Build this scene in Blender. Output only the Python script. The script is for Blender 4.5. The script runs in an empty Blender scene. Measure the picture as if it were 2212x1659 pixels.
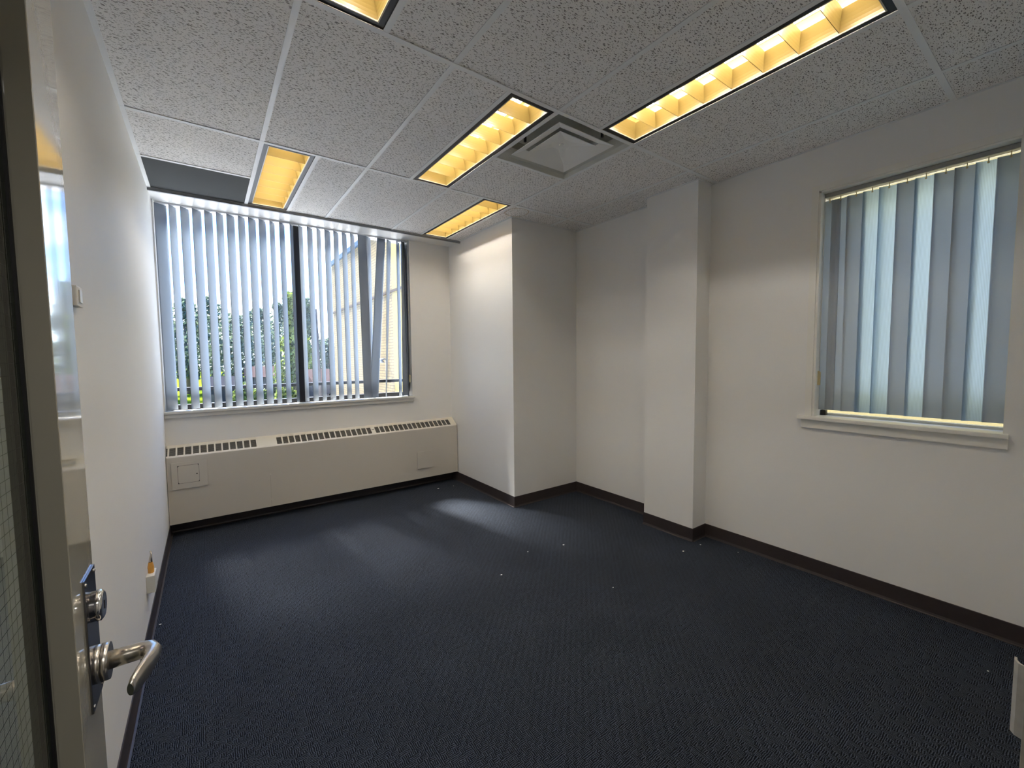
import bpy, bmesh, math, random
from mathutils import Vector, Matrix
random.seed(7)
sc = bpy.context.scene
COL = sc.collection

# ------------------------------------------------------------------ camera
cam_d = bpy.data.cameras.new('camera')
cam = bpy.data.objects.new('camera', cam_d); COL.objects.link(cam)
YAW, PITCH, ROLL = 0.6273, -0.0629, -0.0101
fw = Vector((math.sin(YAW)*math.cos(PITCH), math.cos(YAW)*math.cos(PITCH), math.sin(PITCH)))
rt = Vector((math.cos(YAW), -math.sin(YAW), 0)); up = rt.cross(fw)
r2 = rt*math.cos(ROLL)+up*math.sin(ROLL); u2 = -rt*math.sin(ROLL)+up*math.cos(ROLL)
M = Matrix((r2, u2, -fw)).transposed().to_4x4()
M.translation = Vector((-0.321, -2.9089, 1.4178))
cam.matrix_world = M
cam_d.sensor_fit = 'HORIZONTAL'; cam_d.sensor_width = 36.0
cam_d.lens = 909.07/2212*36.0
cam_d.clip_start = 0.01; cam_d.clip_end = 500
sc.camera = cam

# ------------------------------------------------------------------ colour management, sampling quality
sc.view_settings.view_transform = 'Standard'
sc.view_settings.look = 'None'
sc.view_settings.exposure = 1.1
sc.view_settings.gamma = 1.0
sc.view_settings.use_curve_mapping = False
try:
    sc.cycles.max_bounces = 14
    sc.cycles.diffuse_bounces = 8
    sc.cycles.glossy_bounces = 4
    sc.cycles.transmission_bounces = 6
    sc.cycles.transparent_max_bounces = 16
    sc.cycles.sample_clamp_indirect = 6.0
    sc.cycles.caustics_reflective = False
    sc.cycles.caustics_refractive = False
    sc.cycles.use_denoising = True
except Exception:
    pass

# ------------------------------------------------------------------ node helpers
def new_mat(name):
    m = bpy.data.materials.new(name); m.use_nodes = True
    nt = m.node_tree; nt.nodes.clear()
    out = nt.nodes.new('ShaderNodeOutputMaterial')
    return m, nt, out
def node(nt, t, **kw):
    n = nt.nodes.new(t)
    for k, v in kw.items():
        if hasattr(n, k): setattr(n, k, v)
    return n
def setin(n, **kw):
    for k, v in kw.items():
        k = k.replace('_', ' ')
        if k in n.inputs: n.inputs[k].default_value = v
def principled(name, color, rough=0.5, metal=0.0, bump=None, spec=0.5, var=None, coat=0.0, sheen=0.0):
    """bump=(scale, strength, distance); var=(scale, amount) mottles the base colour"""
    m, nt, out = new_mat(name)
    p = node(nt, 'ShaderNodeBsdfPrincipled')
    c4 = (*color, 1.0)
    p.inputs['Base Color'].default_value = c4
    p.inputs['Roughness'].default_value = rough
    p.inputs['Metallic'].default_value = metal
    p.inputs['Specular IOR Level'].default_value = spec
    p.inputs['Coat Weight'].default_value = coat
    p.inputs['Sheen Weight'].default_value = sheen
    nt.links.new(p.outputs[0], out.inputs[0])
    tc = node(nt, 'ShaderNodeTexCoord')
    if var:
        nz = node(nt, 'ShaderNodeTexNoise'); nz.inputs['Scale'].default_value = var[0]; nz.inputs['Detail'].default_value = 4
        nt.links.new(tc.outputs['Object'], nz.inputs['Vector'])
        mx = node(nt, 'ShaderNodeMix', data_type='RGBA')
        a = var[1]
        mx.inputs['A'].default_value = (*[c*(1-a) for c in color], 1); mx.inputs['B'].default_value = (*[min(1, c*(1+a)) for c in color], 1)
        nt.links.new(nz.outputs['Fac'], mx.inputs['Factor']); nt.links.new(mx.outputs['Result'], p.inputs['Base Color'])
    if bump:
        nb = node(nt, 'ShaderNodeTexNoise'); nb.inputs['Scale'].default_value = bump[0]; nb.inputs['Detail'].default_value = 3
        nt.links.new(tc.outputs['Object'], nb.inputs['Vector'])
        b = node(nt, 'ShaderNodeBump'); b.inputs['Strength'].default_value = bump[1]; b.inputs['Distance'].default_value = bump[2]
        nt.links.new(nb.outputs['Fac'], b.inputs['Height']); nt.links.new(b.outputs[0], p.inputs['Normal'])
    return m
def emission(name, color, strength):
    m, nt, out = new_mat(name)
    e = node(nt, 'ShaderNodeEmission'); e.inputs[0].default_value = (*color, 1); e.inputs[1].default_value = strength
    nt.links.new(e.outputs[0], out.inputs[0]); return m
def mathn(nt, op, a, b=None, c=None):
    n = node(nt, 'ShaderNodeMath', operation=op)
    for i, v in enumerate((a, b, c)):
        if v is None: continue
        if isinstance(v, (int, float)): n.inputs[i].default_value = v
        else: nt.links.new(v, n.inputs[i])
    return n.outputs[0]

# ------------------------------------------------------------------ sky and sun
SKY_STRENGTH = 3.8
w = bpy.data.worlds.new('sky'); sc.world = w; w.use_nodes = True
nt = w.node_tree; nt.nodes.clear()
wo = node(nt, 'ShaderNodeOutputWorld'); bg = node(nt, 'ShaderNodeBackground')
tc = node(nt, 'ShaderNodeTexCoord'); sp = node(nt, 'ShaderNodeSeparateXYZ')
nt.links.new(tc.outputs['Generated'], sp.inputs[0])
ramp = node(nt, 'ShaderNodeValToRGB')
ramp.color_ramp.elements[0].position = 0.0; ramp.color_ramp.elements[0].color = (0.40, 0.66, 1.0, 1)
ramp.color_ramp.elements[1].position = 0.75; ramp.color_ramp.elements[1].color = (0.05, 0.22, 0.70, 1)
e = ramp.color_ramp.elements.new(0.35); e.color = (0.045, 0.235, 0.78, 1)
nt.links.new(sp.outputs['Z'], ramp.inputs[0])
mp = node(nt, 'ShaderNodeMapping'); mp.inputs['Scale'].default_value = (1.6, 1.6, 4.2); mp.inputs['Location'].default_value = (0.7, 0.35, 0.2)
nt.links.new(tc.outputs['Generated'], mp.inputs[0])
nz = node(nt, 'ShaderNodeTexNoise'); nz.inputs['Scale'].default_value = 1.5; nz.inputs['Detail'].default_value = 5; nz.inputs['Roughness'].default_value = 0.55
nt.links.new(mp.outputs[0], nz.inputs['Vector'])
# denser cloud low over the horizon, blue gaps higher up
hz = mathn(nt, 'MULTIPLY', sp.outputs['Z'], -0.9)
cl = mathn(nt, 'ADD', nz.outputs['Fac'], hz)
cr = node(nt, 'ShaderNodeValToRGB')
cr.color_ramp.elements[0].position = 0.31; cr.color_ramp.elements[0].color = (0, 0, 0, 1)
cr.color_ramp.elements[1].position = 0.42; cr.color_ramp.elements[1].color = (1, 1, 1, 1)
nt.links.new(cl, cr.inputs[0])
mx = node(nt, 'ShaderNodeMix', data_type='RGBA')
mx.inputs['B'].default_value = (0.70, 0.85, 1.0, 1)
nt.links.new(cr.outputs[0], mx.inputs['Factor']); nt.links.new(ramp.outputs[0], mx.inputs['A'])
nt.links.new(mx.outputs['Result'], bg.inputs[0]); bg.inputs[1].default_value = SKY_STRENGTH
nt.links.new(bg.outputs[0], wo.inputs[0])

sun_d = bpy.data.lights.new('sun', 'SUN'); sun_d.energy = 30.0; sun_d.angle = math.radians(14); sun_d.color = (1.0, 0.97, 0.92)
sun = bpy.data.objects.new('sun', sun_d); COL.objects.link(sun)
sun.rotation_euler = Vector((0.19, -0.60, -0.80)).to_track_quat('-Z', 'Y').to_euler()
sun.location = (-3, 40, 50)

# ------------------------------------------------------------------ mesh builder
class MB:
    def __init__(s): s.bm = bmesh.new()
    def quad(s, pts, mi=0):
        f = s.bm.faces.new([s.bm.verts.new(p) for p in pts]); f.material_index = mi; return f
    def box(s, x0, x1, y0, y1, z0, z1, mi=0, bevel=0.0):
        P = [(x0,y0,z0),(x1,y0,z0),(x1,y1,z0),(x0,y1,z0),(x0,y0,z1),(x1,y0,z1),(x1,y1,z1),(x0,y1,z1)]
        v = [s.bm.verts.new(p) for p in P]
        fs = [s.bm.faces.new([v[i] for i in q]) for q in ((0,3,2,1),(4,5,6,7),(0,1,5,4),(1,2,6,5),(2,3,7,6),(3,0,4,7))]
        for f in fs: f.material_index = mi
        if bevel:
            es = list({e for f in fs for e in f.edges})
            bmesh.ops.bevel(s.bm, geom=es, offset=bevel, segments=2, profile=0.7, affect='EDGES', material=mi)
        return s
    def prism(s, prof, axis, a0, a1, mi=0):
        """extrude 2-D profile along axis (0=x: prof is (y,z); 1=y: prof (x,z); 2=z: prof (x,y))"""
        def P(p, a):
            return (a, p[0], p[1]) if axis == 0 else (p[0], a, p[1]) if axis == 1 else (p[0], p[1], a)
        n = len(prof)
        A = [s.bm.verts.new(P(p, a0)) for p in prof]; B = [s.bm.verts.new(P(p, a1)) for p in prof]
        fs = [s.bm.faces.new(A), s.bm.faces.new(list(reversed(B)))]
        for i in range(n):
            fs.append(s.bm.faces.new((A[i], B[i], B[(i+1) % n], A[(i+1) % n])))
        for f in fs: f.material_index = mi
        return s
    def tube(s, pts, rad, seg=16, mi=0, caps=True, flat=None, smooth=True):
        """swept tube through pts; rad number or list; flat=(sx,sy) ellipse factors list"""
        pts = [Vector(p) for p in pts]; n = len(pts)
        rads = rad if isinstance(rad, (list, tuple)) else [rad]*n
        rings = []; ref = None
        for i, p in enumerate(pts):
            t = (pts[min(i+1, n-1)]-pts[max(i-1, 0)]).normalized()
            if ref is None:
                ref = Vector((0, 0, 1)) if abs(t.z) < 0.9 else Vector((0, 1, 0))
            a = (ref - t*ref.dot(t)).normalized(); b = t.cross(a); ref = a
            fx, fy = (flat[i] if flat else (1, 1))
            rings.append([s.bm.verts.new(p + a*math.cos(2*math.pi*k/seg)*rads[i]*fx + b*math.sin(2*math.pi*k/seg)*rads[i]*fy) for k in range(seg)])
        for i in range(n-1):
            for k in range(seg):
                f = s.bm.faces.new((rings[i][k], rings[i+1][k], rings[i+1][(k+1) % seg], rings[i][(k+1) % seg]))
                f.smooth = smooth; f.material_index = mi
        if caps:
            for r in (rings[0], rings[-1]):
                f = s.bm.faces.new(r); f.material_index = mi
        return s
    def ball(s, c, r, mi=0, sub=2, sc3=(1, 1, 1)):
        res = bmesh.ops.create_icosphere(s.bm, subdivisions=sub, radius=r)
        for v in res['verts']:
            v.co = Vector((v.co.x*sc3[0], v.co.y*sc3[1], v.co.z*sc3[2])) + Vector(c)
            for f in v.link_faces: f.smooth = True; f.material_index = mi
        return s
    def build(s, name, mats, parent=None, origin=None):
        bmesh.ops.recalc_face_normals(s.bm, faces=s.bm.faces)
        me = bpy.data.meshes.new(name)
        if origin is not None:
            for v in s.bm.verts: v.co -= Vector(origin)
        s.bm.to_mesh(me); s.bm.free()
        for m in (mats if isinstance(mats, (list, tuple)) else [mats]): me.materials.append(m)
        o = bpy.data.objects.new(name, me); COL.objects.link(o)
        if parent is not None:
            o.parent = parent
            # parents are never rotated or scaled while being built: keep world placement
            o.location = (Vector(origin) if origin is not None else Vector()) - world_loc(parent)
        elif origin is not None: o.location = origin
        return o
def world_loc(o):
    v = Vector(o.location)
    while o.parent: o = o.parent; v += Vector(o.location)
    return v
def thing(name, label, cat, loc=(0, 0, 0), group=None, kind=None):
    o = bpy.data.objects.new(name, None); COL.objects.link(o); o.location = loc; o.empty_display_size = 0.1
    tag(o, label, cat, group, kind); return o
def tag(o, label=None, cat=None, group=None, kind=None):
    if label: o['label'] = label
    if cat: o['category'] = cat
    if group: o['group'] = group
    if kind: o['kind'] = kind
    return o
def struct(o, label, cat): return tag(o, label, cat, kind='structure')

# ------------------------------------------------------------------ dimensions (metres)
F = 0.3048
H = 2.6925                       # ceiling
XL, XR = -0.6154, 2.8004         # left and right wall faces
YW = 1.48                        # window wall face
YA = 4*F - 0.012                 # end of the tile grid, plain soffit beyond
XB, YB = 1.9852, 0.2506          # corner of the boxed-out chase
XP, YP1, YP2 = 2.6239, -0.7337, -1.1733   # pillar
YF = -2.886                       # door wall, room face
DX0, DX1 = -0.523, 0.362         # doorway
BH = 0.10                        # baseboard height

# ------------------------------------------------------------------ materials
paint = principled('wall_paint', (0.80, 0.795, 0.78), 0.42, bump=(260, 0.10, 0.002), spec=0.45, var=(3.0, 0.015))
paint_gloss = principled('semi_gloss_wall_paint', (0.78, 0.775, 0.76), 0.55, bump=(240, 0.10, 0.0015), spec=0.25, var=(3.0, 0.015))
trim_paint = principled('window_trim_paint', (0.64, 0.63, 0.60), 0.30, bump=(120, 0.05, 0.001))
door_paint = principled('beige_door_enamel', (0.42, 0.40, 0.33), 0.07, bump=(210, 0.035, 0.001), spec=0.6, coat=0.5)
rad_paint = principled('cream_radiator_enamel', (0.62, 0.585, 0.50), 0.38, bump=(300, 0.05, 0.001))
rad_paint2 = principled('painted_radiator_front', (0.60, 0.565, 0.505), 0.45, bump=(300, 0.08, 0.001))
black_gasket = principled('black_rubber', (0.006, 0.006, 0.007), 0.6)
base_vinyl = principled('dark_brown_vinyl', (0.042, 0.033, 0.033), 0.38, var=(30, 0.15))
grid_metal = principled('ceiling_grid_metal', (0.80, 0.81, 0.81), 0.45)
fix_black = principled('black_fixture_reveal', (0.008, 0.008, 0.009), 0.5)
fix_rim = principled('ivory_fixture_rim', (0.42, 0.37, 0.27), 0.3)
steel = principled('satin_steel', (0.62, 0.58, 0.52), 0.26, metal=1.0, bump=(500, 0.03, 0.0005))
steel_dark = principled('dark_lock_plate_metal', (0.30, 0.29, 0.30), 0.16, metal=1.0)
chrome = principled('polished_chrome', (0.80, 0.79, 0.77), 0.07, metal=1.0)
frame_dark = principled('dark_window_metal', (0.012, 0.011, 0.012), 0.4)
frame_alu = principled('window_channel_grey', (0.16, 0.17, 0.18), 0.35, metal=0.3)
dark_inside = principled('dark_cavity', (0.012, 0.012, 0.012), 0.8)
diff_metal = principled('grey_diffuser_enamel', (0.62, 0.62, 0.57), 0.42, var=(5, 0.06))
diff_inner = principled('pale_diffuser_enamel', (0.82, 0.82, 0.80), 0.40)
panel_dark = principled('charcoal_panel', (0.048, 0.053, 0.054), 0.9, bump=(300, 0.3, 0.001))
switch_white = principled('white_plastic', (0.70, 0.69, 0.64), 0.35)
beige_plastic = principled('aged_beige_plastic', (0.60, 0.52, 0.30), 0.4)
amber = principled('amber_plastic', (0.75, 0.38, 0.08), 0.3)
screw_m = principled('painted_screw', (0.66, 0.63, 0.56), 0.35)
lint_m = principled('white_lint', (0.8, 0.8, 0.78), 0.9)
strike_m = principled('worn_beige_strike', (0.50, 0.48, 0.43), 0.35, var=(60, 0.25))
corr_paint = principled('corridor_paint', (0.60, 0.58, 0.54), 0.5)
tube_end = principled('tube_holder', (0.5, 0.45, 0.35), 0.5)

def glass_mat(name, tint, refl_rough=0.0, ior=1.5, wires=False):
    m, nt, out = new_mat(name)
    tr = node(nt, 'ShaderNodeBsdfTransparent'); tr.inputs[0].default_value = (*tint, 1)
    gl = node(nt, 'ShaderNodeBsdfGlossy'); gl.inputs['Roughness'].default_value = refl_rough; gl.inputs[0].default_value = (1, 1, 1, 1)
    fr = node(nt, 'ShaderNodeFresnel')
    ge = node(nt, 'ShaderNodeNewGeometry')       # same reflectance seen from either side of the sheet
    io = mathn(nt, 'MULTIPLY_ADD', ge.outputs['Backfacing'], 1.0/ior-ior, ior); nt.links.new(io, fr.inputs[0])
    mx = node(nt, 'ShaderNodeMixShader')
    nt.links.new(fr.outputs[0], mx.inputs[0]); nt.links.new(tr.outputs[0], mx.inputs[1]); nt.links.new(gl.outputs[0], mx.inputs[2])
    nt.links.new(mx.outputs[0], out.inputs[0]); return m
win_glass = glass_mat('clear_window_glass', (0.95, 0.97, 0.96))
door_glass = glass_mat('wired_safety_glass', (0.30, 0.34, 0.31))
wire_m = principled('embedded_wire', (0.10, 0.10, 0.09), 0.4, metal=0.6)

# acoustic tile: fissured dashes and pinholes
def tile_material():
    m, nt, out = new_mat('fissured_acoustic_tile')
    p = node(nt, 'ShaderNodeBsdfPrincipled'); p.inputs['Roughness'].default_value = 0.9; p.inputs['Specular IOR Level'].default_value = 0.2
    tc = node(nt, 'ShaderNodeTexCoord')
    def layer(scale, rot, warp, thr, seed):
        mp = node(nt, 'ShaderNodeMapping'); mp.inputs['Location'].default_value = (seed, seed*0.7, 0)
        nt.links.new(tc.outputs['Object'], mp.inputs[0])
        nzw = node(nt, 'ShaderNodeTexNoise', noise_dimensions='2D'); nzw.inputs['Scale'].default_value = 22; nzw.inputs['Detail'].default_value = 2
        nt.links.new(mp.outputs[0], nzw.inputs['Vector'])
        vm = node(nt, 'ShaderNodeVectorMath', operation='MULTIPLY_ADD')
        nt.links.new(nzw.outputs['Color'], vm.inputs[0]); vm.inputs[1].default_value = (warp, warp, 0)
        nt.links.new(mp.outputs[0], vm.inputs[2])
        mr = node(nt, 'ShaderNodeMapping'); mr.inputs['Rotation'].default_value = (0, 0, rot); mr.inputs['Scale'].default_value = (scale[0], scale[1], 0)
        nt.links.new(vm.outputs[0], mr.inputs[0])
        v = node(nt, 'ShaderNodeTexVoronoi', voronoi_dimensions='2D'); v.inputs['Scale'].default_value = 1.0; v.inputs['Randomness'].default_value = 1.0
        nt.links.new(mr.outputs[0], v.inputs['Vector'])
        sep = node(nt, 'ShaderNodeSeparateColor'); nt.links.new(v.outputs['Color'], sep.inputs[0])
        # each cell its own size, some cells empty
        th = mathn(nt, 'MULTIPLY_ADD', sep.outputs[0], thr, thr*-0.25)
        d = mathn(nt, 'SUBTRACT', th, v.outputs['Distance'])
        return mathn(nt, 'MULTIPLY', d, 22.0)
    l1 = layer((42, 125), 0.25, 0.016, 0.42, 3.1)
    l2 = layer((50, 140), 1.15, 0.014, 0.30, 9.7)
    l3 = layer((46, 135), -0.55, 0.014, 0.34, 17.3)
    l4 = layer((120, 120), 0.0, 0.0, 0.24, 5.5)
    a = mathn(nt, 'MAXIMUM', l1, l2); a = mathn(nt, 'MAXIMUM', a, l3); a = mathn(nt, 'MAXIMUM', a, l4)
    a2 = node(nt, 'ShaderNodeClamp'); nt.links.new(a, a2.inputs[0])
    nb = node(nt, 'ShaderNodeTexNoise'); nb.inputs['Scale'].default_value = 1.3; nt.links.new(tc.outputs['Object'], nb.inputs['Vector'])
    base = node(nt, 'ShaderNodeMix', data_type='RGBA'); base.inputs['A'].default_value = (0.84, 0.82, 0.80, 1); base.inputs['B'].default_value = (0.88, 0.86, 0.84, 1)
    nt.links.new(nb.outputs['Fac'], base.inputs['Factor'])
    # old ring-shaped water stain beside the chase corner
    vs = node(nt, 'ShaderNodeVectorMath', operation='SUBTRACT'); nt.links.new(tc.outputs['Object'], vs.inputs[0]); vs.inputs[1].default_value = (1.955, 0.135, H)
    ns = node(nt, 'ShaderNodeTexNoise'); ns.inputs['Scale'].default_value = 14; nt.links.new(tc.outputs['Object'], ns.inputs['Vector'])
    sc_ = node(nt, 'ShaderNodeVectorMath', operation='MULTIPLY'); nt.links.new(vs.outputs[0], sc_.inputs[0]); sc_.inputs[1].default_value = (1.0, 1.0, 0.0)
    ln = node(nt, 'ShaderNodeVectorMath', operation='LENGTH'); nt.links.new(sc_.outputs[0], ln.inputs[0])
    ln2 = mathn(nt, 'MULTIPLY_ADD', ns.outputs['Fac'], 0.03, ln.outputs['Value'])
    dd = mathn(nt, 'SUBTRACT', ln2, 0.118); dd = mathn(nt, 'ABSOLUTE', dd); dd = mathn(nt, 'DIVIDE', dd, 0.009); dd = mathn(nt, 'SUBTRACT', 1.0, dd)
    dcl = node(nt, 'ShaderNodeClamp'); nt.links.new(dd, dcl.inputs[0]); st = mathn(nt, 'MULTIPLY', dcl.outputs[0], 0.85)
    stm = node(nt, 'ShaderNodeMix', data_type='RGBA'); stm.inputs['B'].default_value = (0.55, 0.43, 0.27, 1)
    nt.links.new(st, stm.inputs['Factor']); nt.links.new(base.outputs['Result'], stm.inputs['A'])
    mx = node(nt, 'ShaderNodeMix', data_type='RGBA'); mx.inputs['B'].default_value = (0.26, 0.25, 0.23, 1)
    nt.links.new(a2.outputs[0], mx.inputs['Factor']); nt.links.new(stm.outputs['Result'], mx.inputs['A'])
    nt.links.new(mx.outputs['Result'], p.inputs['Base Color'])
    inv = mathn(nt, 'SUBTRACT', 1.0, a2.outputs[0])
    b = node(nt, 'ShaderNodeBump'); b.inputs['Strength'].default_value = 0.6; b.inputs['Distance'].default_value = 0.002
    nt.links.new(inv, b.inputs['Height']); nt.links.new(b.outputs[0], p.inputs['Normal'])
    nt.links.new(p.outputs[0], out.inputs[0]); return m
tile_m = tile_material()

def carpet_material():
    m, nt, out = new_mat('navy_loop_carpet')
    p = node(nt, 'ShaderNodeBsdfPrincipled'); p.inputs['Roughness'].default_value = 0.60
    p.inputs['Specular IOR Level'].default_value = 0.12; p.inputs['Sheen Weight'].default_value = 0.02; p.inputs['Sheen Roughness'].default_value = 0.45
    p.inputs['Sheen Tint'].default_value = (0.75, 0.85, 1.0, 1)
    tc = node(nt, 'ShaderNodeTexCoord')
    nw = node(nt, 'ShaderNodeTexNoise'); nw.inputs['Scale'].default_value = 60; nt.links.new(tc.outputs['Object'], nw.inputs['Vector'])
    vm = node(nt, 'ShaderNodeVectorMath', operation='MULTIPLY_ADD'); nt.links.new(nw.outputs['Color'], vm.inputs[0])
    vm.inputs[1].default_value = (0.009, 0.009, 0); nt.links.new(tc.outputs['Object'], vm.inputs[2])
    cell = 0.020
    ck = node(nt, 'ShaderNodeTexChecker'); ck.inputs['Scale'].default_value = 1/cell
    ck.inputs['Color1'].default_value = (0, 0, 0, 1); ck.inputs['Color2'].default_value = (1, 1, 1, 1)
    flat = node(nt, 'ShaderNodeVectorMath', operation='MULTIPLY'); nt.links.new(vm.outputs[0], flat.inputs[0]); flat.inputs[1].default_value = (1, 1, 0)
    add = node(nt, 'ShaderNodeVectorMath', operation='ADD'); nt.links.new(flat.outputs[0], add.inputs[0]); add.inputs[1].default_value = (10, 10, 0.005)
    nt.links.new(add.outputs[0], ck.inputs[0])
    sp = node(nt, 'ShaderNodeSeparateXYZ'); nt.links.new(add.outputs[0], sp.inputs[0])
    def wave(s_):
        a = mathn(nt, 'MULTIPLY', s_, 2*math.pi*3/cell); return mathn(nt, 'SINE', a)
    wx, wy = wave(sp.outputs['X']), wave(sp.outputs['Y'])
    wn = node(nt, 'ShaderNodeTexWhiteNoise', noise_dimensions='2D')
    sn = node(nt, 'ShaderNodeVectorMath', operation='SNAP'); sn.inputs[1].default_value = (cell, cell, 1); nt.links.new(add.outputs[0], sn.inputs[0]); nt.links.new(sn.outputs[0], wn.inputs['Vector'])
    flip = mathn(nt, 'GREATER_THAN', wn.outputs['Value'], 0.82); fsel = mathn(nt, 'SUBTRACT', ck.outputs['Fac'], flip); fsel = mathn(nt, 'ABSOLUTE', fsel)
    sel = node(nt, 'ShaderNodeMix', data_type='FLOAT'); nt.links.new(fsel, sel.inputs[0]); nt.links.new(wx, sel.inputs[2]); nt.links.new(wy, sel.inputs[3])
    h = mathn(nt, 'MULTIPLY_ADD', sel.outputs[0], 0.5, 0.5)
    n2 = node(nt, 'ShaderNodeTexNoise'); n2.inputs['Scale'].default_value = 420; n2.inputs['Detail'].default_value = 2; nt.links.new(tc.outputs['Object'], n2.inputs['Vector'])
    hh = mathn(nt, 'MULTIPLY', h, n2.outputs['Fac']); hh = mathn(nt, 'MULTIPLY', hh, 1.7)
    rp = node(nt, 'ShaderNodeValToRGB'); nt.links.new(hh, rp.inputs[0])
    rp.color_ramp.elements[0].position = 0.15; rp.color_ramp.elements[0].color = (0.0015, 0.003, 0.007, 1)
    rp.color_ramp.elements[1].position = 1.0; rp.color_ramp.elements[1].color = (0.160, 0.190, 0.250, 1)
    e = rp.color_ramp.elements.new(0.55); e.color = (0.020, 0.027, 0.045, 1)
    n3 = node(nt, 'ShaderNodeTexNoise'); n3.inputs['Scale'].default_value = 2.2; n3.inputs['Detail'].default_value = 5; nt.links.new(tc.outputs['Object'], n3.inputs['Vector'])
    mul = node(nt, 'ShaderNodeMix', data_type='RGBA', blend_type='MULTIPLY'); mul.inputs['Factor'].default_value = 0.5
    nt.links.new(rp.outputs[0], mul.inputs['A']); nt.links.new(n3.outputs['Fac'], mul.inputs['B'])
    nt.links.new(mul.outputs['Result'], p.inputs['Base Color'])
    b = node(nt, 'ShaderNodeBump'); b.inputs['Strength'].default_value = 0.7; b.inputs['Distance'].default_value = 0.003
    nt.links.new(hh, b.inputs['Height']); nt.links.new(b.outputs[0], p.inputs['Normal'])
    nt.links.new(p.outputs[0], out.inputs[0]); return m
carpet = carpet_material()

def slat_material(name, col, trans, tcol, ribs):
    m, nt, out = new_mat(name)
    p = node(nt, 'ShaderNodeBsdfPrincipled'); p.inputs['Base Color'].default_value = (*col, 1); p.inputs['Roughness'].default_value = 0.45
    t = node(nt, 'ShaderNodeBsdfTranslucent'); t.inputs[0].default_value = (*tcol, 1)
    mx = node(nt, 'ShaderNodeMixShader'); mx.inputs[0].default_value = trans
    if ribs:
        uv = node(nt, 'ShaderNodeTexCoord'); sp = node(nt, 'ShaderNodeSeparateXYZ'); nt.links.new(uv.outputs['UV'], sp.inputs[0])
        a = mathn(nt, 'MULTIPLY', sp.outputs['X'], 2*math.pi*17); s_ = mathn(nt, 'SINE', a); s_ = mathn(nt, 'MULTIPLY_ADD', s_, 0.5, 0.5)
        mc = node(nt, 'ShaderNodeMix', data_type='RGBA'); mc.inputs['A'].default_value = (*[c*0.72 for c in tcol], 1); mc.inputs['B'].default_value = (*tcol, 1)
        nt.links.new(s_, mc.inputs['Factor']); nt.links.new(mc.outputs['Result'], t.inputs[0])
        b = node(nt, 'ShaderNodeBump'); b.inputs['Strength'].default_value = 0.3; b.inputs['Distance'].default_value = 0.001
        nt.links.new(s_, b.inputs['Height']); nt.links.new(b.outputs[0], p.inputs['Normal'])
    nt.links.new(p.outputs[0], mx.inputs[1]); nt.links.new(t.outputs[0], mx.inputs[2])
    nt.links.new(mx.outputs[0], out.inputs[0]); return m
slat_m = slat_material('blue_grey_vinyl_slat', (0.28, 0.32, 0.375), 0.06, (0.46, 0.54, 0.66), False)
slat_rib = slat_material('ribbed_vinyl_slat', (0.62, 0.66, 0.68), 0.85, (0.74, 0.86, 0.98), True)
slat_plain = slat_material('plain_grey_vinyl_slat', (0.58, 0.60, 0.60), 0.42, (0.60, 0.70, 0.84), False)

# ------------------------------------------------------------------ room shell
mb = MB(); mb.box(-2.2, 3.4, -4.6, 1.68, -0.15, 0.0)
struct(mb.build('floor', carpet), 'dark navy loop-pile carpet covering the whole room floor', 'floor')
mb = MB(); mb.box(XL-0.16, XL, YF-0.14, 1.68, 0, 3.0)
struct(mb.build('wall_left', paint_gloss), 'semi-gloss white wall along the left beside the open door', 'wall')
# window wall with opening
WX0, WX1, WZ0 = -0.606, 1.505, 0.995
mb = MB()
mb.box(XL, WX0, YW, YW+0.2, 0, 3.0); mb.box(WX1, 3.0, YW, YW+0.2, 0, 3.0)
mb.box(WX0, WX1, YW, YW+0.2, 0, WZ0); mb.box(WX0, WX1, YW, YW+0.2, 2.688, 3.0)
struct(mb.build('wall_back', paint), 'white wall holding the wide slatted window above the radiator', 'wall')
# right wall with opening
RY0, RY1, RZ0, RZ1 = -2.672, -1.868, 1.02, 2.425
mb = MB()
mb.box(XR, XR+0.2, YF-0.14, RY0, 0, 3.0); mb.box(XR, XR+0.2, RY1, YW, 0, 3.0)
mb.box(XR, XR+0.2, RY0, RY1, 0, RZ0); mb.box(XR, XR+0.2, RY0, RY1, RZ1, 3.0)
struct(mb.build('wall_right', paint), 'white wall on the right holding the closed-blind window', 'wall')
mb = MB(); mb.box(XB, XR, YB, YW, 0, H+0.05)
struct(mb.build('wall_chase', paint), 'white boxed-out wall projecting between the window wall and the recess', 'wall')
mb = MB(); mb.box(XP, XR, YP2, YP1, 0, H+0.05)
struct(mb.build('pillar', paint), 'narrow white pillar projecting from the right wall', 'pillar')
# door wall
DT = 2.14
mb = MB()
mb.box(XL, DX0-0.045, YF-0.14, YF, 0, 3.0); mb.box(DX1+0.045, XR, YF-0.14, YF, 0, 3.0); mb.box(DX0-0.045, DX1+0.045, YF-0.14, YF, DT+0.045, 3.0)
struct(mb.build('wall_front', paint), 'white wall around the doorway behind the viewpoint', 'wall')
# corridor beyond the doorway
mb = MB(); mb.box(-2.2, 3.4, -4.75, -4.6, 0, 3.0); mb.box(-2.35, -2.2, -4.75, YF-0.14, 0, 3.0); mb.box(3.4, 3.55, -4.75, YF-0.14, 0, 3.0); mb.box(-2.35, 3.55, -4.75, YF-0.14, 2.6, 2.75)
mb.box(-2.2, XL-0.16, YF-0.14, YF-0.02, 0, 3.0); mb.box(XR+0.2, 3.4, YF-0.14, YF-0.02, 0, 3.0)
struct(mb.build('wall_corridor', corr_paint), 'dim corridor walls beyond the doorway', 'wall')

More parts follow.
